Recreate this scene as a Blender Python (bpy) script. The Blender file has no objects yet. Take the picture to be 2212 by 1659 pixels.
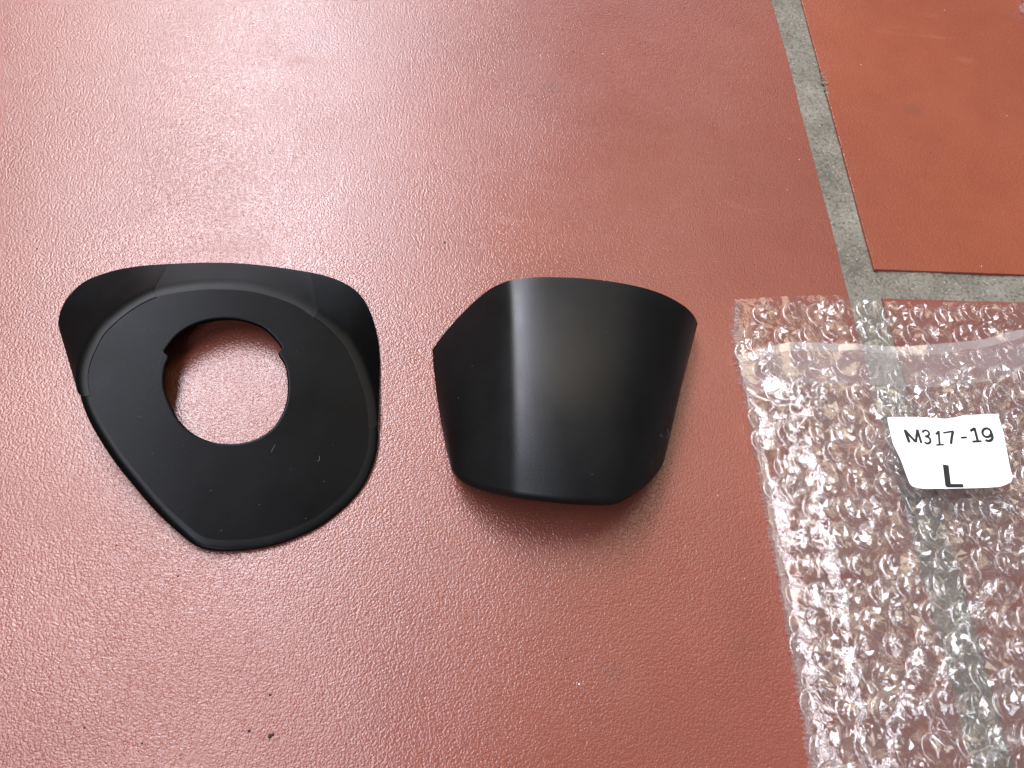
import bpy, bmesh, math, random
from mathutils import Vector, Matrix, noise
from mathutils.geometry import delaunay_2d_cdt

random.seed(7)
SC = bpy.context.scene
COL = SC.collection
R = math.radians

# ------------------------------------------------------------------ camera
PITCH, ROLL, HC, FPX = R(28), R(5.5), 0.200, 1792.0   # looking down from 20 cm above the tiles
UP = Vector((math.sin(ROLL), -math.sin(PITCH) * math.cos(ROLL), -math.cos(PITCH) * math.cos(ROLL)))
E1 = (Vector((1, 0, 0)) - UP * UP.x).normalized()
E2 = UP.cross(E1)
CAM = Vector((0, 0, HC))


def to_world(v):
    return Vector((v.dot(E1), v.dot(E2), v.dot(UP)))


cam_d = bpy.data.cameras.new('camera')
cam = bpy.data.objects.new('camera', cam_d)
COL.objects.link(cam)
cx, cy, cz = to_world(Vector((1, 0, 0))), to_world(Vector((0, -1, 0))), to_world(Vector((0, 0, -1)))
cam.matrix_world = Matrix(((cx.x, cy.x, cz.x, CAM.x), (cx.y, cy.y, cz.y, CAM.y), (cx.z, cy.z, cz.z, CAM.z), (0, 0, 0, 1)))
cam_d.sensor_width = 36.0
cam_d.lens = 36.0 * FPX / 2212.0
cam_d.clip_start = 0.005
cam_d.clip_end = 50.0
SC.camera = cam

# ------------------------------------------------------------------ light
w = bpy.data.worlds.new('World')
SC.world = w
w.use_nodes = True
bg = w.node_tree.nodes['Background']
bg.inputs[0].default_value = (1.0, 0.90, 0.82, 1)
bg.inputs[1].default_value = 0.15


def area_lamp(name, loc, target, sx, sy, power, color):
    l = bpy.data.lights.new(name, 'AREA')
    l.shape = 'RECTANGLE'
    l.size, l.size_y = sx, sy
    l.energy = power
    l.color = color
    o = bpy.data.objects.new(name, l)
    COL.objects.link(o)
    o.location = loc
    d = (Vector(target) - Vector(loc)).normalized()
    # keep the long side of the opening parallel to the y axis
    z = -d
    x = Vector((0, 1, 0)).cross(z).normalized()
    y = z.cross(x)
    o.matrix_world = Matrix(((x.x, y.x, z.x, loc[0]), (x.y, y.y, z.y, loc[1]), (x.z, y.z, z.z, loc[2]), (0, 0, 0, 1)))
    return o


area_lamp('zenith_sky_light', (-0.64, 0.08, 2.1), (-0.08, 0.1, 0.0), 0.38, 1.50, 33.0, (0.86, 0.88, 1.0))
area_lamp('near_sky_light', (-0.64, 1.47, 2.1), (-0.05, 0.5, 0.0), 0.38, 1.26, 62.0, (0.86, 0.88, 1.0))
area_lamp('far_sky_light', (-0.64, 3.05, 2.1), (-0.05, 1.6, 0.0), 0.38, 1.8, 40.0, (0.84, 0.87, 1.0))
area_lamp('warm_opening_light', (-1.09, 2.05, 2.1), (-0.02, 1.2, 0.0), 0.48, 3.6, 54.0, (1.0, 0.89, 0.80))
area_lamp('garden_window_light', (-0.2, 3.2, 0.85), (0.0, 0.1, 0.1), 2.6, 1.5, 32.0, (0.86, 0.92, 1.0))
area_lamp('back_window_light', (-0.60, -1.60, 1.70), (0.0, 0.1, 0.0), 0.7, 0.6, 18.0, (0.84, 0.90, 1.0))
area_lamp('ceiling_light', (0.46, 1.05, 2.0), (0.03, 0.12, 0.0), 1.0, 1.0, 11.0, (1.0, 0.85, 0.62))

SC.view_settings.view_transform = 'Standard'
SC.view_settings.look = 'None'
SC.view_settings.exposure = 0.0
SC.view_settings.gamma = 1.0
SC.render.engine = 'CYCLES'
SC.cycles.max_bounces = 24
SC.cycles.transparent_max_bounces = 48
SC.cycles.glossy_bounces = 6
SC.cycles.use_denoising = True
SC.cycles.sample_clamp_indirect = 6.0


# ------------------------------------------------------------------ helpers
def ray(px, py):
    return to_world(Vector(((px - 1106.0) / FPX, (py - 829.5) / FPX, 1.0)))


def at(px, py, z=0.0):
    r = ray(px, py)
    return CAM + r * ((z - HC) / r.z)


def on_plane(px, py, p0, n):
    r = ray(px, py)
    return CAM + r * ((p0 - CAM).dot(n) / r.dot(n))


def spline(pts, n, closed=False):
    """centripetal-ish Catmull-Rom through pts, n samples evenly spaced by arc length"""
    P = [Vector(p) for p in pts]
    m = len(P)
    dense = []
    segs = m if closed else m - 1
    for i in range(segs):
        if closed:
            a, b, c, d = P[(i - 1) % m], P[i], P[(i + 1) % m], P[(i + 2) % m]
        else:
            b, c = P[i], P[i + 1]
            a = P[i - 1] if i else b * 2 - c
            d = P[i + 2] if i + 2 < m else c * 2 - b
        for k in range(24):
            t = k / 24
            dense.append(0.5 * ((2 * b) + (c - a) * t + (2 * a - 5 * b + 4 * c - d) * t * t + (3 * b - a - 3 * c + d) * t ** 3))
    dense.append(P[0].copy() if closed else P[-1].copy())
    acc = [0.0]
    for i in range(1, len(dense)):
        acc.append(acc[-1] + (dense[i] - dense[i - 1]).length)
    out, j = [], 0
    cnt = n if closed else n - 1
    for k in range(n):
        s = acc[-1] * k / cnt
        while j < len(acc) - 2 and acc[j + 1] < s:
            j += 1
        t = (s - acc[j]) / max(1e-12, acc[j + 1] - acc[j])
        out.append(dense[j].lerp(dense[j + 1], min(1, max(0, t))))
    return out


def mesh_obj(name, verts, faces, mat, parent=None, smooth=True, kind=None):
    me = bpy.data.meshes.new(name)
    me.from_pydata([tuple(v) for v in verts], [], faces)
    me.update()
    if smooth:
        me.polygons.foreach_set('use_smooth', [True] * len(me.polygons))
    me.materials.append(mat)
    o = bpy.data.objects.new(name, me)
    COL.objects.link(o)
    if parent:
        o.parent = parent
        o.matrix_parent_inverse = Matrix.Translation(parent.matrix_world.translation).inverted() if parent.parent is None else parent.matrix_parent_inverse.copy()
    if kind:
        o['kind'] = kind
    return o


def thing(name, label, cat, loc):
    o = bpy.data.objects.new(name, None)
    COL.objects.link(o)
    o.location = loc
    o.matrix_world = Matrix.Translation(Vector(loc))
    o.empty_display_size = 0.01
    o['label'] = label
    o['category'] = cat
    return o


def child(name, verts, faces, mat, parent, **k):
    """mesh given in world coordinates, parented to a top-level empty"""
    base = parent
    off = Vector((0, 0, 0))
    while base:
        off += base.location
        base = base.parent
    o = mesh_obj(name, [Vector(v) - off for v in verts], faces, mat, None, **k)
    o.parent = parent
    return o


def grid_faces(nr, nc, closed=False):
    f = []
    for i in range(nr - 1):
        for j in range(nc if closed else nc - 1):
            a, b = i * nc + j, i * nc + (j + 1) % nc
            f.append((a, b, b + nc, a + nc))
    return f


def shell(rows, thick, inward):
    """closed shell of a grid of points (rows) given thickness; inward(i,j) is a unit vector"""
    nr, nc = len(rows), len(rows[0])
    v = [p for r in rows for p in r]
    n0 = len(v)
    v += [rows[i][j] + inward(i, j) * thick for i in range(nr) for j in range(nc)]
    f = grid_faces(nr, nc)
    f += [tuple(reversed([k + n0 for k in q])) for q in f]
    for i in range(nr - 1):
        for j in (0, nc - 1):
            a, b = i * nc + j, (i + 1) * nc + j
            q = (a, b, b + n0, a + n0)
            f.append(q if j == 0 else tuple(reversed(q)))
    for j in range(nc - 1):
        for i in (0, nr - 1):
            a, b = i * nc + j, i * nc + j + 1
            q = (b, a, a + n0, b + n0)
            f.append(q if i == 0 else tuple(reversed(q)))
    return v, f


def grid_normals(rows):
    nr, nc = len(rows), len(rows[0])
    N = []
    for i in range(nr):
        r = []
        for j in range(nc):
            du = rows[i][min(nc - 1, j + 1)] - rows[i][max(0, j - 1)]
            dv = rows[min(nr - 1, i + 1)][j] - rows[max(0, i - 1)][j]
            n = du.cross(dv)
            r.append(n.normalized() if n.length > 0 else Vector((0, 0, 1)))
        N.append(r)
    return N


# ------------------------------------------------------------------ materials
def new_mat(name):
    m = bpy.data.materials.new(name)
    m.use_nodes = True
    nt = m.node_tree
    return m, nt, nt.nodes['Principled BSDF'], nt.nodes['Material Output']


def node(nt, t, **k):
    n = nt.nodes.new(t)
    for a, b in k.items():
        if a.startswith('i_'):
            n.inputs[int(a[2:])].default_value = b
        else:
            setattr(n, a, b)
    return n


def noise_tex(nt, co, scale, detail=3.0, rough=0.5, dist=0.0):
    n = node(nt, 'ShaderNodeTexNoise')
    n.inputs['Scale'].default_value = scale
    n.inputs['Detail'].default_value = detail
    n.inputs['Roughness'].default_value = rough
    n.inputs['Distortion'].default_value = dist
    nt.links.new(co, n.inputs['Vector'])
    return n.outputs['Fac']


def ramp(nt, fac, stops):
    r = node(nt, 'ShaderNodeValToRGB')
    e = r.color_ramp.elements
    e[0].position, e[0].color = stops[0][0], stops[0][1]
    e[1].position, e[1].color = stops[-1][0], stops[-1][1]
    for p, c in stops[1:-1]:
        x = e.new(p)
        x.color = c
    nt.links.new(fac, r.inputs[0])
    return r.outputs[0]


def mth(nt, op, a, b=None, clamp=False):
    n = node(nt, 'ShaderNodeMath', operation=op, use_clamp=clamp)
    for i, x in enumerate((a, b)):
        if x is None:
            continue
        if isinstance(x, (int, float)):
            n.inputs[i].default_value = x
        else:
            nt.links.new(x, n.inputs[i])
    return n.outputs[0]


def mixc(nt, fac, a, b, mode='MIX'):
    n = node(nt, 'ShaderNodeMix', data_type='RGBA', blend_type=mode)
    for s, x in ((0, fac), (6, a), (7, b)):
        if isinstance(x, (int, float, tuple)):
            n.inputs[s].default_value = x
        else:
            nt.links.new(x, n.inputs[s])
    return n.outputs[2]


def g(v):
    return (v, v, v, 1)


STAINS = [(at(px, py).x, at(px, py).y, r, a) for px, py, r, a in ((822, 552, 0.0030, 0.30), (1326, 1450, 0.0034, 0.22), (1600, 1395, 0.0046, 0.14), (1190, 190, 0.0042, 0.20), (1975, 240, 0.0050, 0.22), (690, 90, 0.0060, 0.22))]


def tile_material(ca, cb):
    m, nt, p, out = new_mat('glazed terracotta')
    co = node(nt, 'ShaderNodeTexCoord').outputs['Object']
    big = noise_tex(nt, co, 9.0, 4, 0.55)
    mid = noise_tex(nt, co, 60.0, 5, 0.6)
    col = ramp(nt, big, [(0.3, ca), (0.7, cb)])
    col = mixc(nt, mth(nt, 'MULTIPLY', mth(nt, 'SUBTRACT', mid, 0.45, True), 0.9), col, (0.15, 0.032, 0.022, 1))
    fine = noise_tex(nt, co, 1500.0, 2, 0.5)
    col = mixc(nt, ramp(nt, fine, [(0.38, g(0.22)), (0.5, g(0))]), col, (0.14, 0.026, 0.017, 1))
    # worn greyish smudges
    sm = ramp(nt, noise_tex(nt, co, 34.0, 3, 0.5, 0.4), [(0.64, g(0)), (0.80, g(0.28))])
    col = mixc(nt, sm, col, (0.14, 0.056, 0.043, 1))
    for (sx, sy, sr, amt) in STAINS:
        ds = node(nt, 'ShaderNodeVectorMath', operation='DISTANCE')
        wob = node(nt, 'ShaderNodeTexNoise')
        wob.inputs['Scale'].default_value = 260.0
        nt.links.new(co, wob.inputs['Vector'])
        wv = node(nt, 'ShaderNodeVectorMath', operation='MULTIPLY_ADD')
        nt.links.new(wob.outputs['Color'], wv.inputs[0])
        wv.inputs[1].default_value = (sr * 1.6,) * 3
        nt.links.new(co, wv.inputs[2])
        nt.links.new(wv.outputs[0], ds.inputs[0])
        ds.inputs[1].default_value = (sx + sr * 0.8, sy + sr * 0.8, sr * 0.8)
        f1 = ramp(nt, mth(nt, 'DIVIDE', ds.outputs['Value'], sr), [(0.35, g(amt)), (1.0, g(0))])
        col = mixc(nt, f1, col, (0.075, 0.036, 0.030, 1))
    mp = node(nt, 'ShaderNodeMapping')
    mp.inputs['Rotation'].default_value = (0, 0, 0.9)
    mp.inputs['Scale'].default_value = (26.0, 150.0, 1.0)
    nt.links.new(co, mp.inputs['Vector'])
    scuff = ramp(nt, noise_tex(nt, mp.outputs[0], 1.0, 4, 0.65, 0.6), [(0.60, g(0)), (0.76, g(1))])
    scuff = mth(nt, 'MULTIPLY', scuff, ramp(nt, noise_tex(nt, co, 17.0, 2, 0.5), [(0.46, g(0)), (0.62, g(1))]))
    col = mixc(nt, mth(nt, 'MULTIPLY', scuff, 0.13), col, (0.30, 0.135, 0.105, 1))
    nt.links.new(col, p.inputs['Base Color'])
    # orange-peel glaze
    dist = node(nt, 'ShaderNodeTexNoise')
    dist.inputs['Scale'].default_value = 700.0
    nt.links.new(co, dist.inputs['Vector'])
    va = node(nt, 'ShaderNodeVectorMath', operation='MULTIPLY_ADD')
    nt.links.new(dist.outputs['Color'], va.inputs[0])
    va.inputs[1].default_value = (0.0009, 0.0009, 0.0009)
    nt.links.new(co, va.inputs[2])
    vo = node(nt, 'ShaderNodeTexVoronoi', feature='SMOOTH_F1')
    vo.inputs['Scale'].default_value = 2000.0
    vo.inputs['Smoothness'].default_value = 0.55
    nt.links.new(va.outputs[0], vo.inputs['Vector'])
    h1 = vo.outputs['Distance']
    h2 = noise_tex(nt, co, 1500.0, 3, 0.6)
    h = mth(nt, 'ADD', mth(nt, 'MULTIPLY', h1, -1.0), mth(nt, 'MULTIPLY', h2, 1.0))
    b = node(nt, 'ShaderNodeBump')
    amount = ramp(nt, noise_tex(nt, co, 14.0, 2, 0.5), [(0.3, g(0.45)), (0.7, g(0.8))])
    nt.links.new(amount, b.inputs['Strength'])
    b.inputs['Distance'].default_value = 0.00014
    nt.links.new(h, b.inputs['Height'])
    nt.links.new(b.outputs[0], p.inputs['Normal'])
    rg = ramp(nt, noise_tex(nt, co, 25.0, 4, 0.6), [(0.3, g(0.19)), (0.75, g(0.33))])
    nt.links.new(mth(nt, 'ADD', rg, mth(nt, 'MULTIPLY', scuff, 0.16)), p.inputs['Roughness'])
    p.inputs['IOR'].default_value = 1.5
    return m


def grout_material():
    m, nt, p, out = new_mat('cement grout')
    co = node(nt, 'ShaderNodeTexCoord').outputs['Object']
    a = noise_tex(nt, co, 55.0, 6, 0.65)
    col = ramp(nt, a, [(0.3, (0.085, 0.078, 0.060, 1)), (0.5, (0.142, 0.130, 0.101, 1)), (0.72, (0.208, 0.193, 0.155, 1))])
    s = noise_tex(nt, co, 900.0, 3, 0.7)
    col = mixc(nt, ramp(nt, s, [(0.36, g(0.8)), (0.5, g(0))]), col, (0.05, 0.045, 0.033, 1))
    col = mixc(nt, ramp(nt, noise_tex(nt, co, 1300.0, 2, 0.6), [(0.60, g(0)), (0.72, g(0.65))]), col, (0.34, 0.33, 0.30, 1))
    nt.links.new(col, p.inputs['Base Color'])
    p.inputs['Roughness'].default_value = 0.85
    b = node(nt, 'ShaderNodeBump')
    b.inputs['Strength'].default_value = 0.7
    b.inputs['Distance'].default_value = 0.0004
    nt.links.new(s, b.inputs['Height'])
    nt.links.new(b.outputs[0], p.inputs['Normal'])
    return m


def plastic_material(name, base, rough, grain, f0, f90):
    """moulded black plastic: dark body under a satin surface whose micro-texture keeps grazing reflections low"""
    m, nt, p, out = new_mat(name)
    nt.nodes.remove(p)
    co = node(nt, 'ShaderNodeTexCoord').outputs['Object']
    n1 = noise_tex(nt, co, 45.0, 5, 0.62)
    b = node(nt, 'ShaderNodeBump')
    b.inputs['Strength'].default_value = grain
    b.inputs['Distance'].default_value = 0.0001
    nt.links.new(noise_tex(nt, co, 2600.0, 2, 0.5), b.inputs['Height'])
    df = node(nt, 'ShaderNodeBsdfDiffuse')
    nt.links.new(ramp(nt, n1, [(0.3, (base * 0.85, base * 0.88, base * 0.95, 1)), (0.7, (base * 1.15, base * 1.18, base * 1.28, 1))]), df.inputs[0])
    gl = node(nt, 'ShaderNodeBsdfGlossy')
    nt.links.new(ramp(nt, n1, [(0.3, g(rough - 0.04)), (0.7, g(rough + 0.05))]), gl.inputs['Roughness'])
    gl.inputs[0].default_value = (0.97, 0.98, 1.0, 1)
    nt.links.new(b.outputs[0], gl.inputs['Normal'])
    nt.links.new(b.outputs[0], df.inputs['Normal'])
    dt = node(nt, 'ShaderNodeVectorMath', operation='DOT_PRODUCT')
    nt.links.new(b.outputs[0], dt.inputs[0])
    nt.links.new(node(nt, 'ShaderNodeNewGeometry').outputs['Incoming'], dt.inputs[1])
    gz = mth(nt, 'POWER', mth(nt, 'SUBTRACT', 1.0, mth(nt, 'ABSOLUTE', dt.outputs['Value']), True), 5.0)
    fac = mth(nt, 'ADD', mth(nt, 'MULTIPLY', gz, f90), f0, True)
    ms = node(nt, 'ShaderNodeMixShader')
    nt.links.new(fac, ms.inputs[0])
    nt.links.new(df.outputs[0], ms.inputs[1])
    nt.links.new(gl.outputs[0], ms.inputs[2])
    nt.links.new(ms.outputs[0], out.inputs[0])
    return m


def film_material(name, milk, crinkle, scale, refl=1.0, rough=0.10):
    """thin clear polythene: mostly see-through, with sharp reflections and a slight milkiness"""
    m, nt, p, out = new_mat(name)
    nt.nodes.remove(p)
    co = node(nt, 'ShaderNodeTexCoord').outputs['Object']
    h = noise_tex(nt, co, scale, 4, 0.6, 1.4)
    ridge = mth(nt, 'ABSOLUTE', mth(nt, 'SUBTRACT', h, 0.5))
    b = node(nt, 'ShaderNodeBump')
    b.inputs['Strength'].default_value = crinkle
    b.inputs['Distance'].default_value = 0.002
    nt.links.new(ridge, b.inputs['Height'])
    tr = node(nt, 'ShaderNodeBsdfTransparent')
    tr.inputs[0].default_value = (0.968, 0.962, 0.958, 1)
    gl = node(nt, 'ShaderNodeBsdfGlossy')
    gl.inputs['Roughness'].default_value = rough
    gl.inputs[0].default_value = (1, 1, 1, 1)
    nt.links.new(b.outputs[0], gl.inputs['Normal'])
    df = node(nt, 'ShaderNodeBsdfDiffuse')
    df.inputs[0].default_value = (0.85, 0.85, 0.86, 1)
    tl = node(nt, 'ShaderNodeBsdfTranslucent')
    tl.inputs[0].default_value = (0.85, 0.85, 0.86, 1)
    ms0 = node(nt, 'ShaderNodeMixShader', i_0=0.5)
    nt.links.new(df.outputs[0], ms0.inputs[1])
    nt.links.new(tl.outputs[0], ms0.inputs[2])
    ms1 = node(nt, 'ShaderNodeMixShader', i_0=milk)
    nt.links.new(tr.outputs[0], ms1.inputs[1])
    nt.links.new(ms0.outputs[0], ms1.inputs[2])
    # Fresnel reflection of a thin sheet, the same from either side
    dt = node(nt, 'ShaderNodeVectorMath', operation='DOT_PRODUCT')
    nt.links.new(b.outputs[0], dt.inputs[0])
    nt.links.new(node(nt, 'ShaderNodeNewGeometry').outputs['Incoming'], dt.inputs[1])
    gz = mth(nt, 'POWER', mth(nt, 'SUBTRACT', 1.0, mth(nt, 'ABSOLUTE', dt.outputs['Value']), True), 5.0)
    fac = mth(nt, 'MULTIPLY', mth(nt, 'MULTIPLY_ADD', gz, 0.8), refl, True)
    fac.node.inputs[0].links[0].from_node.inputs[2].default_value = 0.08
    ms2 = node(nt, 'ShaderNodeMixShader')
    nt.links.new(fac, ms2.inputs[0])
    nt.links.new(ms1.outputs[0], ms2.inputs[1])
    nt.links.new(gl.outputs[0], ms2.inputs[2])
    nt.links.new(ms2.outputs[0], out.inputs[0])
    return m


def plain_material(name, col, rough=0.7, var=0.1, scale=300.0):
    m, nt, p, out = new_mat(name)
    co = node(nt, 'ShaderNodeTexCoord').outputs['Object']
    a = tuple(c * (1 - var) for c in col) + (1,)
    b = tuple(min(1, c * (1 + var)) for c in col) + (1,)
    nt.links.new(ramp(nt, noise_tex(nt, co, scale, 3, 0.5), [(0.3, a), (0.7, b)]), p.inputs['Base Color'])
    p.inputs['Roughness'].default_value = rough
    return m


M_TILE = tile_material((0.164, 0.047, 0.033, 1), (0.206, 0.061, 0.042, 1))
M_TILE2 = tile_material((0.186, 0.049, 0.026, 1), (0.240, 0.066, 0.035, 1))
M_GROUT = grout_material()
M_BLACK = plastic_material('black moulded plastic', 0.0018, 0.34, 0.10, 0.0085, 0.24)
M_FACE = plastic_material('black plastic fine matt', 0.0016, 0.28, 0.12, 0.0055, 0.16)
M_INSERT = plastic_material('black plastic satin panel', 0.0030, 0.42, 0.10, 0.0115, 0.19)
M_SATIN = plastic_material('black satin plastic', 0.0026, 0.40, 0.20, 0.029, 0.22)
M_FILM = film_material('clear film', 0.03, 0.25, 160.0, 1.0, 0.05)
M_FILM2 = film_material('crinkled film', 0.035, 0.18, 220.0, 0.85, 0.05)
M_LIP = film_material('milky film lip', 0.17, 0.12, 120.0, 1.1, 0.10)
M_HEM = film_material('doubled film hem', 0.22, 0.10, 120.0, 1.2, 0.12)
M_BUB = film_material('bubble film', 0.03, 0.14, 420.0, 1.35, 0.055)
M_PAPER = plain_material('white sticker paper', (0.86, 0.86, 0.85), 0.6, 0.02)
M_INK = plain_material('black print', (0.012, 0.012, 0.014), 0.5, 0.2)
M_DIRT = plain_material('dark grit', (0.03, 0.016, 0.012), 0.9, 0.3)
M_GRIT = plain_material('pale grit', (0.75, 0.68, 0.58), 0.8, 0.2)
M_LINT = plain_material('pale lint', (0.30, 0.30, 0.30), 0.8, 0.2)

# ------------------------------------------------------------------ floor
L1a, L1b = at(1668, 0), at(1835, 640)
dv = (L1a - L1b).normalized()                       # along the long joint, away from the camera
dh = Vector((dv.y, -dv.x, 0))                       # across it, to the right
H1a = at(1890, 582)
GW = 0.0106                                         # joint width


def floor_pt(a, b):
    """a across the joint from the left tile's edge, b along it from the corner of the right tile"""
    o = L1b + dv * ((H1a - L1b).dot(dv))
    return o + dh * a + dv * b


def jag(t, seed, amp):
    return amp * (noise.noise(Vector((t * 260, seed, 0))) + 0.6 * noise.noise(Vector((t * 900, seed, 3))) + 1.2 * noise.noise(Vector((t * 30, seed, 9))))


def tile_mesh(a0, a1, b0, b1, seed, amp, taper=0.0):
    """one tile, 10 mm thick, with softly rounded and slightly chipped edges; top at z = 0"""
    n = 130
    loop = []
    for k in range(n):
        loop.append((a0 + (a1 - a0) * k / n, b0, 0, 1))
    for k in range(n):
        loop.append((a1, b0 + (b1 - b0) * k / n, -1, 0))
    for k in range(n):
        loop.append((a1 + (a0 - a1) * k / n, b1, 0, -1))
    for k in range(n):
        loop.append((a0, b1 + (b0 - b1) * k / n, 1, 0))
    rows = []
    for inset, z in ((0.0, -0.010), (0.0, -0.0005), (0.00006, -0.00012), (0.0002, 0.0), (0.0006, 0.0)):
        r = []
        for (a, b, na, nb) in loop:
            j = jag(a + b, seed, amp)
            # keep the corner points consistent
            ca = min(max(a + na * (inset + j), a0 + inset), a1 - inset) if na == 0 else a + na * (inset + j)
            cb = min(max(b + nb * (inset + j), b0 + inset), b1 - inset) if nb == 0 else b + nb * (inset + j)
            r.append(floor_pt(ca + taper * cb, cb) + Vector((0, 0, z)))
        rows.append(r)
    m = len(loop)
    v = [p for r in rows for p in r]
    f = grid_faces(len(rows), m, True)
    f.append(tuple(range(len(v) - m, len(v))))
    return v, f


# cement bed with the visible joints worked finely, sunk a little below the tiles
gv, gf = [], []


def grout_strip(a0, a1, b0, b1, na, nb):
    base = len(gv)
    for j in range(nb + 1):
        for i in range(na + 1):
            p = floor_pt(a0 + (a1 - a0) * i / na, b0 + (b1 - b0) * j / nb)
            u = 2.0 * i / na - 1 if na < nb else 2.0 * j / nb - 1
            z = (-0.0007 - 0.00035 * u if na < nb else -0.0008) - 0.0002 * (1 - u * u) + 0.00022 * noise.noise(p * 420) + 0.0002 * noise.noise(p * 90)
            z += 0.0006 * max(0, u - 0.55) * (1 if noise.noise(p * 60 + Vector((9, 0, 0))) > -0.1 else 0)
            gv.append(p + Vector((0, 0, z)))
    for j in range(nb):
        for i in range(na):
            a = base + j * (na + 1) + i
            gf.append((a, a + 1, a + na + 2, a + na + 1))


grout_strip(-0.0012, GW + 0.0044, -0.42, 0.42, 14, 620)
grout_strip(GW + 0.0012, 0.42, -GW - 0.0012, 0.0012, 330, 14)
base = len(gv)
for a, b in ((-0.9, -0.9), (0.9, -0.9), (0.9, 0.9), (-0.9, 0.9)):
    gv.append(floor_pt(a, b) + Vector((0, 0, -0.0062)))
gf.append((base, base + 1, base + 2, base + 3))
floor = mesh_obj('floor', gv, gf, M_GROUT, kind='structure')
floor['label'] = 'grey cement joints of the red tiled floor'
t = tile_mesh(-0.60, 0.0, -0.42, 0.42, 1.3, 0.00028)
mesh_obj('floor_tile', *t, M_TILE, None).parent = floor
t = tile_mesh(GW, 0.42, 0.0, 0.42, 5.1, 0.00008, 0.0105)
mesh_obj('floor_tile', *t, M_TILE2, None).parent = floor
t = tile_mesh(GW, 0.42, -0.42, -GW, 8.8, 0.00012)
mesh_obj('floor_tile', *t, M_TILE, None).parent = floor


def lump(verts, faces, c, r, flat=0.5, seed=0.0, n=7, m=4):
    b = len(verts)
    for i in range(m + 1):
        th = math.pi * 0.5 * i / m
        for k in range(n):
            ph = 2 * math.pi * k / n
            q = Vector((math.cos(ph) * math.cos(th), math.sin(ph) * math.cos(th), math.sin(th) * flat))
            q *= r * (1 + 0.55 * noise.noise(q * 1.7 + Vector((seed, seed * 2, 0))))
            verts.append(c + q)
    for i in range(m):
        for k in range(n):
            a, d = b + i * n + k, b + i * n + (k + 1) % n
            faces.append((a, d, d + n, a + n))


cv, cf = [], []
for k in range(26):
    t = k / 25
    c = at(1774 + 14 * t + random.uniform(-4, 5), 150 + 52 * t + random.uniform(-4, 4), -0.0006)
    lump(cv, cf, c, random.uniform(0.0004, 0.0010), random.uniform(0.6, 1.1), k * 3.1, 8, 3)
mesh_obj('mortar_crumb', cv, cf, M_GROUT, smooth=False).parent = floor

# grit lying about on the tiles
sv, sf = [], []
dark = [(960, 524, 4.6), (1238, 111, 4), (1350, 38, 3.4), (1052, 34, 3), (816, 146, 2.4), (125, 103, 3.4), (526, 191, 3.4), (80, 537, 3.4), (60, 498, 3.0),
        (212, 242, 2.6), (384, 1245, 3.4), (583, 1501, 5.2), (538, 1579, 4), (583, 1590, 6.0), (590, 1587, 4), (307, 1605, 3.0), (182, 1572, 3.4), (251, 1178, 3.0), (1222, 1422, 3.0),
        (1640, 1170, 2.6), (1545, 1500, 2.6), (905, 1440, 2.6), (1010, 1230, 2.6), (2010, 330, 3), (1700, 500, 2.6), (2030, 240, 3), (70, 1010, 2.6), (900, 400, 2.2), (1420, 430, 2.0)]
for k, (px, py, s) in enumerate(dark):
    lump(sv, sf, at(px, py, 0.0), s * 0.5 * 0.00013 * random.uniform(0.9, 1.3), 0.7, k * 1.7)
mesh_obj('dark_grit', sv, sf, M_DIRT, kind='stuff')
sv, sf = [], []
pale = [(1302, 116, 3.4), (1251, 1478, 4), (1815, 318, 2.6), (1850, 560, 2.6), (1727, 345, 2.6), (1706, 300, 2.4), (1700, 410, 2.6), (2040, 22, 3.0), (2175, 250, 3), (1860, 140, 2.6), (2120, 575, 2.6),
        (1480, 1180, 2.0), (1608, 1250, 2.2), (1550, 1070, 2.2), (1380, 1600, 2.4), (1660, 1560, 2.2), (1590, 930, 2.2), (1640, 880, 3), (1000, 60, 2.2), (1560, 120, 2.2), (1330, 330, 2)]
for k, (px, py, s) in enumerate(pale[:14]):
    lump(sv, sf, at(px, py, 0.0), s * 0.42 * 0.00013, 0.7, 50 + k * 1.7)
mesh_obj('pale_grit', sv, sf, M_GRIT, kind='stuff')

# ------------------------------------------------------------------ left cover: plate with a round hole and a flared wall behind it
FP = at(490, 1172, 0.0023)
FN = Vector((math.sin(R(5.0)), -math.sin(R(5)), 1)).normalized()
FX = (Vector((1, 0, 0)) - FN * FN.x).normalized()
FY = FN.cross(FX)


def fp(px, py):
    return on_plane(px, py, FP, FN)


outline = [(338, 642), (281, 672), (230.5, 715.7), (207, 755), (193.8, 789), (190, 818), (194.5, 854), (214.8, 904), (260, 976), (308, 1036), (353.5, 1088),
           (400, 1131), (436, 1158), (470, 1166), (520, 1166), (583.5, 1157), (642.4, 1137), (691.5, 1111), (740.5, 1070), (771, 1031), (791, 982), (797, 940.7), (796, 919), (791, 871),
           (771, 804.5), (749, 757), (732, 734), (707, 708), (678, 686), (630, 656), (549, 631), (468, 625), (407, 629)]
NLOOP = 320
F = [fp(p.x, p.y) for p in spline([(x, y, 0) for x, y in outline], NLOOP, True)]
cen = sum(F, Vector()) / NLOOP


def nearest(px, py):
    q = fp(px, py)
    return min(range(NLOOP), key=lambda i: (F[i] - q).length)


OUTW = []
for i in range(NLOOP):
    tg = (F[(i + 2) % NLOOP] - F[(i - 2) % NLOOP]).normalized()
    o = tg.cross(FN)
    if o.dot(F[i] - cen) < 0:
        o = -o
    OUTW.append(o.normalized())

left_cover = thing('plastic_cover', 'matt black plastic cover with a large round hole, left of the curved shell', 'plastic cover', (FP.x, FP.y + 0.03, 0))

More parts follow.
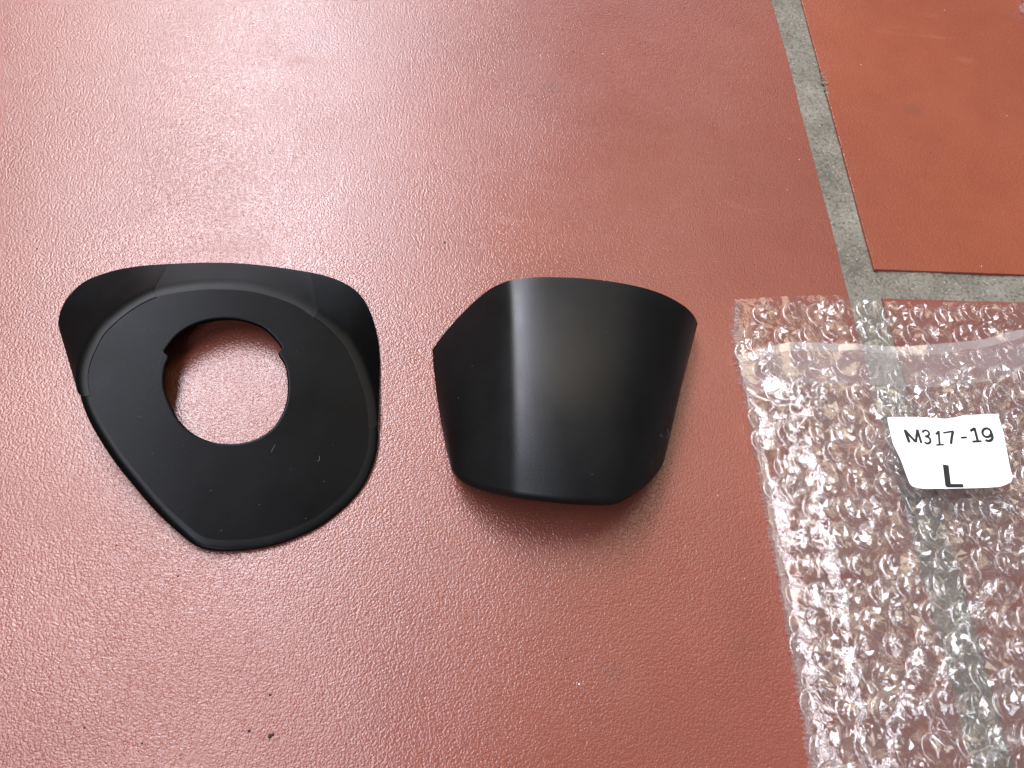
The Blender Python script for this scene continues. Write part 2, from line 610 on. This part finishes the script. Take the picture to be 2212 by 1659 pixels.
# face plate
hole = [(357.7, 764.5), (356.4, 759), (359.6, 754), (382, 726), (415, 704), (452, 692), (490, 688), (528, 692), (566, 706), (590, 727), (605.5, 746.5), (608, 753), (606, 757), (601.5, 761),
        (602.5, 767), (616, 791), (621.3, 830), (619, 862), (609, 893), (590, 922), (558, 945), (521, 956), (487, 957.5), (455, 953), (419, 937), (390, 912), (371, 880), (357.5, 845), (354.5, 820), (358, 792), (365, 772)]
hc = fp(487, 826)
hl = [fp(p.x, p.y) for p in spline([(x, y, 0) for x, y in hole], 900, True)]


def by_angle(loop, n):
    """distance from the hole's middle, sampled at n even angles"""
    A = sorted((math.atan2((p - hc).dot(FY), (p - hc).dot(FX)), (p - hc).length) for p in loop)
    out = []
    for k in range(n):
        a = -math.pi + 2 * math.pi * k / n
        lo, hi = None, None
        import bisect
        j = bisect.bisect(A, (a, 0))
        p0 = A[j - 1] if j else (A[-1][0] - 2 * math.pi, A[-1][1])
        p1 = A[j] if j < len(A) else (A[0][0] + 2 * math.pi, A[0][1])
        t = (a - p0[0]) / max(1e-9, p1[0] - p0[0])
        out.append(p0[1] + (p1[1] - p0[1]) * t)
    return out


NA = 540
ro, ri = by_angle(F, NA), by_angle(hl, NA)
TH = 0.0011
rows = []
for kind in ('bo', 'o', 'o2', 'm1', 'm2', 'm3', 'i0', 'i1', 'i2', 'i3', 'bi'):
    r = []
    for k in range(NA):
        a = -math.pi + 2 * math.pi * k / NA
        d = FX * math.cos(a) + FY * math.sin(a)
        rad, z = {'bo': (ro[k], -TH), 'o': (ro[k], 0), 'm1': (ro[k] * .75 + ri[k] * .25, 0), 'm2': ((ro[k] + ri[k]) / 2, 0), 'm3': (ro[k] * .25 + ri[k] * .75, 0),
                  'o2': (ro[k] - 0.0006, 0), 'i0': (ri[k] + 0.0007, 0), 'i1': (ri[k] + 0.0003, 0), 'i2': (ri[k] + 0.0001, -0.00012), 'i3': (ri[k], -0.0004), 'bi': (ri[k], -TH)}[kind]
        r.append(hc + d * rad + FN * z)
    rows.append(r)
v = [p for r in rows for p in r]
f = grid_faces(len(rows), NA, True)
f += [(k + 10 * NA, (k + 1) % NA + 10 * NA, (k + 1) % NA, k) for k in range(NA)]
child('faceplate', v, f, M_FACE, left_cover)

# wall panels
rim_left = [(128, 712), (125.6, 698), (129.7, 675), (141, 650), (153, 634), (172, 616), (196.5, 601), (248, 584), (303, 574.5), (364, 570)]
rim_mid = [(364, 570), (430, 567.5), (500, 568), (560, 572.5), (620, 580), (670, 588)]
rim_right = [(670, 588), (707, 597), (745, 612), (776, 634.5), (797, 667), (810.6, 705.5), (818, 745), (821, 785)]
KR = 0.0024


def idx_range(i0, i1, step):
    out = [i0]
    while out[-1] != i1:
        out.append((out[-1] + step) % NLOOP)
    return out


def wall_panel(name, ids, rim, proud, mat, rows_n=16):
    rp = [at(p.x, p.y, 0.0010) for p in spline([(x, y, 0) for x, y in rim], len(ids))]
    rows = [[] for _ in range(8 + rows_n)]
    for k, i in enumerate(ids):
        A = F[i] + FN * proud
        K = A + OUTW[i] * KR
        dr = (rp[k] - K).normalized()
        Wp = K + dr * KR * 1.1
        for q in range(8):
            t = q / 8
            rows[q].append(A * (1 - t) ** 2 + K * 2 * t * (1 - t) + Wp * t * t)
        for q in range(rows_n):
            t = q / (rows_n - 1)
            rows[8 + q].append(Wp.lerp(rp[k], t))
    N = grid_normals(rows)
    s = 1 if N[4][len(ids) // 2].dot(OUTW[ids[len(ids) // 2]] + FN) < 0 else -1
    v, f = shell(rows, 0.0013, lambda i, j: N[i][j] * s)
    if s < 0:
        f = [tuple(reversed(q)) for q in f]
    # weld nothing: faces keep their own crease at the thickness edges
    o = child(name, v, f, mat, left_cover)
    return o


iL0, iL1 = nearest(195, 856), nearest(338, 643)
iR0, iR1 = nearest(678, 686), nearest(797, 925)
up_dir = 1 if ((iL1 - iL0) % NLOOP) < NLOOP / 2 else -1
wl = wall_panel('side_wall', idx_range(iL0, iL1, up_dir), rim_left, 0.00022, M_BLACK)
wm = wall_panel('back_wall', idx_range(iL1, iR0, up_dir), rim_mid, 0.0, M_INSERT)
wr = wall_panel('side_wall', idx_range(iR0, iR1, up_dir), rim_right, 0.00022, M_BLACK)


def lower_edge(ids, proud):
    rows = [[] for _ in range(12)]
    for k, i in enumerate(ids):
        A = F[i] + FN * proud
        K = A + OUTW[i] * KR * 1.0
        depth = min(0.0034, max(0.0006, A.z - 0.0010))
        E = K - FN * depth
        Wp = K.lerp(E, 0.55)
        for q in range(8):
            t = q / 8
            rows[q].append(A * (1 - t) ** 2 + K * 2 * t * (1 - t) + Wp * t * t)
        for q in range(4):
            rows[8 + q].append(Wp.lerp(E, q / 3))
    N = grid_normals(rows)
    s = 1 if N[4][len(ids) // 2].dot(OUTW[ids[len(ids) // 2]] + FN) < 0 else -1
    v, f = shell(rows, 0.0012, lambda i, j: N[i][j] * s)
    if s < 0:
        f = [tuple(reversed(q)) for q in f]
    return child('rolled_edge', v, f, M_BLACK, left_cover)


iB0, iB1 = nearest(583.5, 1157), nearest(353.5, 1088)
lower_edge(idx_range((iR1 - 5 * up_dir) % NLOOP, iB0, up_dir), 0.00020)
lower_edge(idx_range(iB0, iB1, up_dir), 0.0)
lower_edge(idx_range(iB1, (iL0 + 5 * up_dir) % NLOOP, up_dir), 0.00006)


def fibre(verts, faces, pts, r):
    """thin three-sided thread through pts"""
    b = len(verts)
    for i, p in enumerate(pts):
        tg = (pts[min(i + 1, len(pts) - 1)] - pts[max(i - 1, 0)]).normalized()
        s1 = tg.orthogonal().normalized()
        s2 = tg.cross(s1)
        for k in range(3):
            a = 2 * math.pi * k / 3
            verts.append(p + (s1 * math.cos(a) + s2 * math.sin(a)) * r)
    for i in range(len(pts) - 1):
        for k in range(3):
            a, c = b + i * 3 + k, b + i * 3 + (k + 1) % 3
            faces.append((a, c, c + 3, a + 3))


lv, lf = [], []
for pts in ([(594, 1121 - 1121 + 961), (590, 968), (586, 977)], [(690, 985), (690, 992), (687, 997)]):
    fibre(lv, lf, [fp(*p) + FN * 0.00006 for p in pts], 0.000032)
rnd = random.Random(4)
for k, (px, py) in enumerate([(236, 824), (395, 962), (478, 1146), (400, 977), (566, 1014), (628, 1014), (660, 1120), (300, 900), (455, 1060), (720, 960), (560, 1090), (266, 790), (640, 760), (745, 880), (330, 980), (700, 1040)]):
    lump(lv, lf, fp(px, py), rnd.uniform(0.00004, 0.00008), 0.7, k * 2.2, 5, 2)
child('lint', lv, lf, M_LINT, left_cover, kind='stuff')

# ------------------------------------------------------------------ right cover: arched shell lying with its open side down
rim = [(934, 755, 1.0), (958, 722, 4.6), (1000, 675, 10.5), (1050, 630, 16.4), (1086, 611, 20.6), (1116, 603, 22.3), (1180, 598.5, 22.9), (1280, 603, 22.0), (1370, 617, 20.2), (1430, 635, 17.6), (1475, 659, 14.2), (1498, 681, 9.5), (1507, 699, 4.5)]
lip = [(971, 1000, 2.0), (978, 1015, 5.4), (1000, 1030, 8.4), (1042, 1045, 11.6), (1088, 1055, 14.6), (1128, 1061, 16.0), (1210, 1070, 16.4), (1285, 1074, 15.8), (1340, 1072, 14.6), (1380, 1054, 12.4), (1413, 1028, 9.2), (1434, 996, 6.4), (1442, 955, 3)]
NS = 90
# the two curves are sampled at matching parameters, knot by knot


def knots(pts, n):
    P = [at(x, y, z * 0.001) for x, y, z in pts]
    m = len(P)
    out = []
    for k in range(n):
        s = (m - 1) * k / (n - 1)
        i = min(int(s), m - 2)
        t = s - i
        b, c = P[i], P[i + 1]
        a = P[i - 1] if i else b * 2 - c
        d = P[i + 2] if i + 2 < m else c * 2 - b
        out.append(0.5 * ((2 * b) + (c - a) * t + (2 * a - 5 * b + 4 * c - d) * t * t + (3 * b - a - 3 * c + d) * t ** 3))
    return out


ra, rb = knots(rim, NS), knots(lip, NS)
right_cover = thing('curved_shell', 'satin black curved plastic shell lying arched side up between holed cover and bubble wrap', 'plastic cover', (0.035, 0.105, 0))
NT = 34
rows = []
for i in range(NT):
    t = i / (NT - 1)
    r = []
    for k in range(NS):
        p = ra[k].lerp(rb[k], t)
        e = math.sin(math.pi * k / (NS - 1)) ** 0.8
        bulge = 0.0042 * e * (1 - (2 * t - 1) ** 2) * (0.75 + 0.5 * t)
        side = math.exp(-(k / 9.0) ** 2) * 0.0007 * (1 - (2 * t - 1) ** 2)
        r.append(p + Vector((0, -0.25, 1)).normalized() * bulge + Vector((-side, 0, 0)))
    rows.append(r)
N = grid_normals(rows)
sgn = 1 if N[NT // 2][NS // 2].z > 0 else -1
RR = 0.0022
last, prev = rows[-1], rows[-4]
extra = [[] for _ in range(9)]
for k in range(NS):
    tg = (last[k] - prev[k]).normalized()
    nn = N[-1][k] * sgn
    for q in range(6):
        a = R(115) * (q + 1) / 6
        extra[q].append(last[k] + tg * RR * math.sin(a) - nn * RR * (1 - math.cos(a)))
    dd = tg * math.cos(R(115)) - nn * math.sin(R(115))
    for q in range(3):
        pt = extra[5][k] + dd * 0.0028 * (q + 1)
        pt.z = max(pt.z, 0.0004)
        extra[6 + q].append(pt)
N = grid_normals(rows)
v, f = shell(rows, 0.0015, lambda i, j: N[i][j] * -sgn)
if sgn < 0:
    f = [tuple(reversed(q)) for q in f]
child('shell_wall', v, f, M_SATIN, right_cover)
erows = [last] + extra
EN = grid_normals(erows)
v, f = shell(erows, 0.0012, lambda i, j: EN[i][j] * -sgn)
if sgn < 0:
    f = [tuple(reversed(q)) for q in f]
child('rolled_lip', v, f, M_SATIN, right_cover)
lv, lf = [], []


def on_shell(px, py):
    r = ray(px, py).normalized()
    best = None
    for i in range(NT):
        for k in range(NS):
            d = rows[i][k] - CAM
            e = (d - r * d.dot(r)).length
            if best is None or e < best[0]:
                best = (e, i, k)
    return rows[best[1]][best[2]] + N[best[1]][best[2]] * sgn * 0.00008


for pts in ([(1440, 925), (1443, 933), (1441, 940), (1437, 948)], [(1452, 888), (1454, 893), (1453, 899)], [(968, 993), (973, 997), (977, 995)]):
    fibre(lv, lf, [on_shell(*p) for p in pts], 0.000032)
for k, (px, py) in enumerate([(1022, 796), (990, 855), (1282, 1031), (975, 990), (1100, 940), (1310, 720)]):
    lump(lv, lf, on_shell(px, py), 0.00006, 0.7, k * 2.2, 5, 2)
child('lint', lv, lf, M_LINT, right_cover, kind='stuff')

# ------------------------------------------------------------------ bubble wrap pouch
B0 = at(1590, 760, 0.003)
B1 = at(1755, 1659, 0.003)
bv = (B1 - B0).normalized()                         # down the left edge
bu = Vector((-bv.y, bv.x, 0))                       # to the right
bv.z = 0
bag = thing('bubble_wrap_pouch', 'clear crinkled bubble wrap pouch with a white sticker, lying at the right edge', 'bubble wrap pouch', (B0.x + bu.x * 0.04 + bv.x * 0.06, B0.y + bu.y * 0.04 + bv.y * 0.06, 0))


def buv(p):
    d = p - B0
    return d.dot(bu), d.dot(bv)


left_px = [(1587, 645), (1585, 720), (1590, 762), (1606, 830), (1620, 890), (1640, 1000), (1660, 1110), (1680, 1220), (1700, 1330), (1718, 1430), (1733, 1520), (1756, 1668), (1764, 1720)]
left_uv = [buv(at(x, y, 0.002)) for x, y in left_px]


def left_u(vv):
    for (u0, v0), (u1, v1) in zip(left_uv, left_uv[1:]):
        if vv <= v1:
            return u0 + (u1 - u0) * (vv - v0) / (v1 - v0)
    return left_uv[-1][0]


top_px = [(1587, 645), (1640, 643), (1700, 638), (1760, 636), (1795, 637), (1830, 648), (1900, 651), (2000, 652), (2100, 653), (2212, 654)]
top_uv = [buv(at(x, y, 0.002)) for x, y in top_px]
lipline_px = [(1590, 761), (1640, 752), (1700, 745), (1760, 745), (1840, 748), (1940, 755), (2000, 754), (2060, 747), (2120, 735), (2170, 722), (2212, 715)]
lipline_uv = [buv(at(x, y, 0.004)) for x, y in lipline_px]
UMAX = 0.112
VMAX = left_uv[-1][1]


def interp(tab, u):
    if u <= tab[0][0]:
        return tab[0][1]
    for (u0, v0), (u1, v1) in zip(tab, tab[1:]):
        if u <= u1:
            return v0 + (v1 - v0) * (u - u0) / (u1 - u0)
    (u0, v0), (u1, v1) = tab[-2], tab[-1]
    return v1 + (v1 - v0) / (u1 - u0) * 0.25 * (u - u1)


def sstep(x, a, b):
    t = min(1, max(0, (x - a) / (b - a)))
    return t * t * (3 - 2 * t)


def P3(u, v, z):
    return B0 + bu * u + bv * v + Vector((0, 0, z - B0.z))


def fold(pts, wd, ht):
    q = [buv(at(x, y, 0.008)) for x, y in pts]
    return [(a[0], a[1], b[0], b[1], wd, ht) for a, b in zip(q, q[1:])]


# sharp creases where the pouch has been squashed
FOLDS = (fold([(2148, 1275), (2080, 1380), (2062, 1440), (2015, 1530), (2060, 1610)], 0.0022, 0.0026)
         + fold([(2010, 1360), (1980, 1470), (1945, 1570), (1930, 1659)], 0.0026, 0.0016)
         + fold([(2212, 1600), (2120, 1659)], 0.0030, 0.0030)
         + fold([(1770, 880), (1690, 960), (1700, 1010)], 0.0020, 0.0012)
         + fold([(2060, 820), (2110, 790), (2170, 800)], 0.0022, 0.0014)
         + fold([(1610, 800), (1680, 860), (1760, 880)], 0.0020, 0.0013))


def z_back(u, v):
    p = Vector((u, v, 0))
    return 0.0009 + 0.0007 * (0.5 + noise.noise(p * 70)) + 0.0008 * sstep(-v, 0.0, 0.02)


def z_front(u, v):
    e = u - left_u(v)
    p = Vector((u, v, 0))
    h = 0.0014 + 0.0062 * sstep(e, 0.0, 0.015) * (0.5 + 0.55 * sstep(v - interp(lipline_uv, u), 0.004, 0.030))
    for (x0, y0, x1, y1, wd, ht) in FOLDS:
        dx, dy = x1 - x0, y1 - y0
        t = min(1, max(0, ((u - x0) * dx + (v - y0) * dy) / (dx * dx + dy * dy)))
        dd = math.hypot(u - x0 - dx * t, v - y0 - dy * t)
        h += ht * max(0.0, 1 - dd / wd)
    h += 0.0011 * sstep(e, 0.002, 0.02) * (noise.noise(p * 60) + 0.5 * noise.noise(p * 150))
    return h


def crease(u, v, amp, fr, seed):
    p = Vector((u * fr, v * fr, seed))
    q = p + 0.6 * Vector((noise.noise(p * 0.7), noise.noise(p * 0.7 + Vector((5, 5, 5))), 0))
    return amp * (abs(noise.noise(q)) + 0.5 * abs(noise.noise(q * 2.3)) - 0.35)


def sheet(name, vtop, vbot, zf, mat, nu, nv, jitter, smooth=True, edge_jag=0.0):
    verts = []
    for j in range(nv + 1):
        for i in range(nu + 1):
            s = j / nv
            # the column's own top, then blend down
            ug = UMAX * i / nu
            vt, vb = vtop(ug), vbot(ug)
            vv = vt + (vb - vt) * s
            ul = left_u(vv) + edge_jag * (0.5 + noise.noise(Vector((vv * 900, 2.2, 0))))
            u = ul + (UMAX - ul) * i / nu
            z = zf(u, vv)
            du = random.uniform(-1, 1) * jitter if 0 < i < nu else 0
            dw = random.uniform(-1, 1) * jitter if 0 < j < nv else 0
            verts.append(P3(u + du, vv + dw, z))
    fc = []
    for a, b, c, d in grid_faces(nv + 1, nu + 1):
        fc += [(a, b, c), (a, c, d)] if smooth or random.random() < 0.5 else [(a, b, d), (b, c, d)]
    return child(name, verts, fc, mat, bag, smooth=smooth)


sheet('back_sheet', lambda u: interp(top_uv, u) + 0.0003 * noise.noise(Vector((u * 500, 0, 0))), lambda u: VMAX, lambda u, v: z_back(u, v) + crease(u, v, 0.0006, 180, 1.0),
      M_FILM, 110, 190, 0.0002, True, 0.0007)
sheet('front_sheet', lambda u: interp(lipline_uv, u) + 0.012, lambda u: VMAX, lambda u, v: z_front(u, v) + crease(u, v, 0.0011, 130, 4.0) * sstep(u - left_u(v), 0.0, 0.006),
      M_FILM2, 110, 160, 0.0002, True, 0.0006)
sheet('pouch_lip', lambda u: interp(lipline_uv, u), lambda u: interp(lipline_uv, u) + 0.0135, lambda u, v: z_front(u, v) + 0.0007 + 0.0006 * noise.noise(Vector((u * 45, v * 160, 7))),
      M_LIP, 110, 22, 0.0, True, 0.0003)

sheet('lip_hem', lambda u: interp(lipline_uv, u) - 0.0001, lambda u: interp(lipline_uv, u) + 0.0026 + 0.0016 * noise.noise(Vector((u * 45, 3, 1))), lambda u, v: z_front(u, v) + 0.0010 + 0.0006 * noise.noise(Vector((u * 45, v * 160, 7))),
      M_HEM, 110, 2, 0.0, True, 0.0003)

# crimped seam down the left edge
sv, sf = [], []
ns = 260
for k in range(ns + 1):
    vv = left_uv[0][1] + (VMAX - left_uv[0][1]) * k / ns
    ul = left_u(vv)
    zz = 0.0012 + 0.0004 * ((k % 2) * 2 - 1) + 0.0004 * noise.noise(Vector((vv * 300, 0, 0)))
    j1 = 0.0005 * random.uniform(-1, 1)
    for a, dz in ((-0.0003 + j1, -0.0007), (0.0006, 0.0003), (0.0013, 0.0008), (0.0022 - j1, 0.0002)):
        sv.append(P3(ul + a, vv, zz + dz))
child('crimped_seam', sv, grid_faces(ns + 1, 4), M_LIP, bag, smooth=False)

# bubbles: a set of crumpled domes shared by all
DIA, PITCHB = 0.0070, 0.0079
variants = []
for q in range(14):
    rr = random.Random(100 + q)
    nseg = 24
    h = rr.uniform(0.0020, 0.0030)
    vs, fs, flat = [], [], []
    # weld ring, wall and shoulder follow the round cell
    for rad, hh, wob in ((1.10, 0.0, 0), (1.05, 0.10, 0), (1.0, 0.02, 0), (0.985, 0.35, 0.015), (0.96, 0.66, 0.03), (0.88, 0.88, 0.06)):
        for k in range(nseg):
            a = 2 * math.pi * k / nseg
            j1 = 1 + wob * rr.uniform(-1, 1)
            vs.append((rad * j1 * math.cos(a) * DIA / 2, rad * j1 * math.sin(a) * DIA / 2, max(0.0, hh + wob * 2.2 * rr.uniform(-1, 1)) * h))
    for i in range(5):
        for k in range(nseg):
            a, b = i * nseg + k, i * nseg + (k + 1) % nseg
            fs.append((a, b, b + nseg, a + nseg))
    flat += [True] * len(fs)
    # slack crumpled top: a few large facets
    ring = [(vs[5 * nseg + k][0], vs[5 * nseg + k][1]) for k in range(nseg)]
    inner = []
    for _ in range(rr.randint(7, 11)):
        a, d = rr.uniform(0, 6.28), rr.uniform(0.0, 0.66) * DIA / 2
        inner.append((d * math.cos(a), d * math.sin(a)))
    pts2 = [Vector(p) for p in ring + inner]
    res = delaunay_2d_cdt(pts2, [(k, (k + 1) % nseg) for k in range(nseg)], [], 1, 1e-7)
    if len(res[0]) == len(pts2):
        m0 = len(vs)
        for p in inner:
            vs.append((p[0], p[1], h * rr.uniform(0.66, 1.10)))
        for t3 in res[2]:
            fs.append(tuple(5 * nseg + q if q < nseg else m0 + q - nseg for q in t3))
            flat.append(rr.random() < 0.35)
    me = bpy.data.meshes.new('bubble')
    me.from_pydata(vs, [], fs)
    me.materials.append(M_BUB)
    me.polygons.foreach_set('use_smooth', flat)
    variants.append(me)

nb = 0


def bubbles(vtop, vbot, zf, flip, off_u, off_v):
    global nb
    row = 0
    vv = -0.03 + off_v
    while vv < VMAX:
        u = off_u + (PITCHB / 2 if row % 2 else 0) - 0.02
        while u < UMAX:
            uu = u + random.uniform(-1, 1) * 0.0009 + 0.0022 * noise.noise(Vector((u * 40, vv * 40, off_u * 900)))
            vw = vv + random.uniform(-1, 1) * 0.0009 + 0.0026 * noise.noise(Vector((u * 40, vv * 40, 5 + off_u * 900)))
            edge = uu - left_u(vw)
            if edge > DIA * 0.42 and vw > vtop(uu) + DIA * 0.35 and vw < vbot(uu) - DIA * 0.3:
                pos = P3(uu, vw, zf(uu, vw))
                # only what can come into view
                d = pos - CAM
                c = (d.dot(cx), d.dot(cy), -d.dot(cz))
                if abs(c[0] / c[2]) * FPX < 1106 + 70 and abs(c[1] / c[2]) * FPX < 830 + 70:
                    o = bpy.data.objects.new('bubble', random.choice(variants))
                    COL.objects.link(o)
                    o.parent = bag
                    o.location = pos - bag.location
                    s = random.uniform(0.92, 1.1)
                    o.scale = (s, s * random.uniform(0.92, 1.05), s * random.uniform(0.8, 1.25))
                    o.rotation_euler = (math.pi + random.uniform(-0.12, 0.12) if flip else random.uniform(-0.12, 0.12), random.uniform(-0.12, 0.12), random.uniform(0, 6.28))
                    nb += 1
            u += PITCHB
        vv += PITCHB * 0.866
        row += 1


bubbles(lambda u: interp(top_uv, u), lambda u: VMAX, lambda u, v: z_back(u, v) + 0.0002, False, 0.001, 0.002)
bubbles(lambda u: interp(lipline_uv, u) + 0.010, lambda u: VMAX, lambda u, v: z_front(u, v) - 0.0002, False, 0.0045, 0.0035)
print('bubbles', nb)

# sticker with its print
ZS = 0.0118


def z_st(p):
    return ZS + 0.0004 * noise.noise(Vector((p.x * 70, p.y * 70, 2)))


def zx(X, Y):
    """close-up picture of the sticker to photograph pixels"""
    return ((2180 + X * 0.17541) / 1.16094, (1000 + Y * 0.17541) / 1.16094)


st = [(262, 266), (400, 268), (560, 262), (700, 265), (850, 272), (1000, 285), (1090, 292), (1180, 280), (1300, 250), (1450, 235), (1620, 225), (1770, 214), (1820, 225), (1850, 262), (1880, 380),
      (1915, 520), (1950, 700), (1990, 900), (2025, 1050), (2044, 1135), (2025, 1190), (1960, 1225), (1880, 1255), (1700, 1268), (1400, 1276), (1100, 1285), (800, 1293), (690, 1280), (610, 1255), (575, 1215),
      (545, 1140), (500, 1010), (450, 870), (390, 750), (335, 640), (300, 480), (262, 320)]
sp = []
for i, (X, Y) in enumerate(st):
    sp.append(at(*zx(X, Y), ZS))
bm = bmesh.new()
vs = [bm.verts.new(p) for p in sp]
bm.faces.new(vs)
bmesh.ops.triangulate(bm, faces=bm.faces[:])
bmesh.ops.subdivide_edges(bm, edges=bm.edges[:], cuts=3, use_grid_fill=True)
for q in bm.verts:
    q.co.z = z_st(q.co)
bm.normal_update()
top_faces = bm.faces[:]
if sum(fc.normal.z for fc in top_faces) < 0:
    bmesh.ops.reverse_faces(bm, faces=top_faces)
ret = bmesh.ops.extrude_face_region(bm, geom=top_faces)
for q in [e for e in ret['geom'] if isinstance(e, bmesh.types.BMVert)]:
    q.co.z += 0.00012
for fc in bm.faces:
    fc.smooth = False
me = bpy.data.meshes.new('sticker')
bm.to_mesh(me)
bm.free()
me.materials.append(M_PAPER)
sticker = bpy.data.objects.new('sticker', me)
COL.objects.link(sticker)
sticker.parent = bag
sticker.location = -bag.location
sticker['label'] = 'white sticker printed M317-19 above a large L'


def strokes(paths):
    V, Fc = [], []
    for wd, pts in paths:
        cs = [at(*zx(x, y), ZS) for x, y in pts]
        # refine so that the print follows the paper
        fine = []
        for a, b in zip(cs, cs[1:]):
            n = max(1, int((b - a).length / 0.0006))
            fine += [a.lerp(b, k / n) for k in range(n)]
        fine.append(cs[-1])
        base = len(V)
        wm_ = 1.3 * wd * 0.17541 / 1.16094 * 0.000119 / 2
        for i, p in enumerate(fine):
            d0 = (fine[i] - fine[i - 1]) if i else (fine[1] - fine[0])
            d1 = (fine[i + 1] - fine[i]) if i + 1 < len(fine) else d0
            d0, d1 = d0.normalized(), d1.normalized()
            tg = (d0 + d1)
            tg = tg.normalized() if tg.length > 0.2 else d1
            k = 1 / max(0.45, math.sqrt(max(0.0, (1 + d0.dot(d1)) / 2)))
            nn = Vector((-tg.y, tg.x, 0)) * wm_ * k
            for s in (-1, 1):
                q = p + nn * s
                q.z = z_st(q) + 0.00022
                V.append(q)
        for i in range(len(fine) - 1):
            a = base + 2 * i
            Fc.append((a, a + 1, a + 3, a + 2))
    return V, Fc


def arc(cxx, cyy, rx, ry, a0, a1, n=18, shear=0.0):
    return [(cxx + rx * math.cos(R(a0 + (a1 - a0) * k / n)) + shear * ry * math.sin(R(a0 + (a1 - a0) * k / n)), cyy + ry * math.sin(R(a0 + (a1 - a0) * k / n))) for k in range(n + 1)]


paths = [
    # M
    (36, [(570, 628), (504, 446)]), (32, [(500, 446), (664, 622)]), (30, [(664, 622), (684, 442)]), (30, [(684, 440), (742, 636)]),
    # 3
    (25, arc(805, 497, 48, 44, 195, 395, 16, 0.1) + [(828, 533), (795, 540)]), (27, [(795, 540), (826, 545)] + arc(824, 594, 46, 48, 280, 505, 18, 0.12)),
    # 1
    (26, [(948, 512), (985, 474), (988, 474), (1000, 660)]), (20, [(950, 664), (1062, 660)]),
    # 7
    (22, [(1050, 492), (1195, 468)]), (32, [(1190, 466), (1174, 540), (1160, 650)]),
    # -
    (25, [(1300, 561), (1388, 557)]),
    # 1
    (32, [(1434, 466), (1492, 432), (1498, 434), (1544, 612)]), (26, [(1464, 617), (1598, 611)]),
    # 9
    (30, arc(1672, 490, 62, 62, 0, 360, 28, 0.06)), (32, [(1738, 490), (1752, 540)] + arc(1694, 556, 58, 52, 5, 138, 12, 0.05)),
    # L
    (68, [(1084, 950), (1124, 1256)]), (40, [(1092, 1246), (1344, 1242)]),
]
V, Fc = strokes(paths)
base_off = bag.location
o = mesh_obj('lettering', [p for p in V], Fc, M_INK)
o.parent = sticker

# ------------------------------------------------------------------ scrap of crumpled wrap at the far corner
scrap = thing('plastic_scrap', 'tiny crumpled edge of clear plastic at the far right corner of the tile', 'plastic wrap', at(2222, 14, 0))
sv = []
rr = random.Random(12)
nn_ = 16
for j in range(nn_ + 1):
    for i in range(nn_ + 1):
        px = 2203 + 60 * i / nn_ + rr.uniform(-2, 2) + (5 if j % 3 else 0) - 6 * math.sin(j * 0.9)
        py = 26 - 70 * j / nn_ + rr.uniform(-2, 2)
        sv.append(at(px, py, 0.0004 + rr.uniform(0, 0.0016)))
child('crumpled_film', sv, grid_faces(nn_ + 1, nn_ + 1), M_LIP, scrap, smooth=False)

for o in COL.objects:
    if o.type == 'MESH' and len(o.data.materials) and o.name.split('.')[0] in ('side_wall', 'back_wall', 'rolled_edge', 'shell_wall', 'rolled_lip', 'faceplate', 'floor_tile'):
        m = o.data
        m.set_sharp_from_angle(angle=R(40))
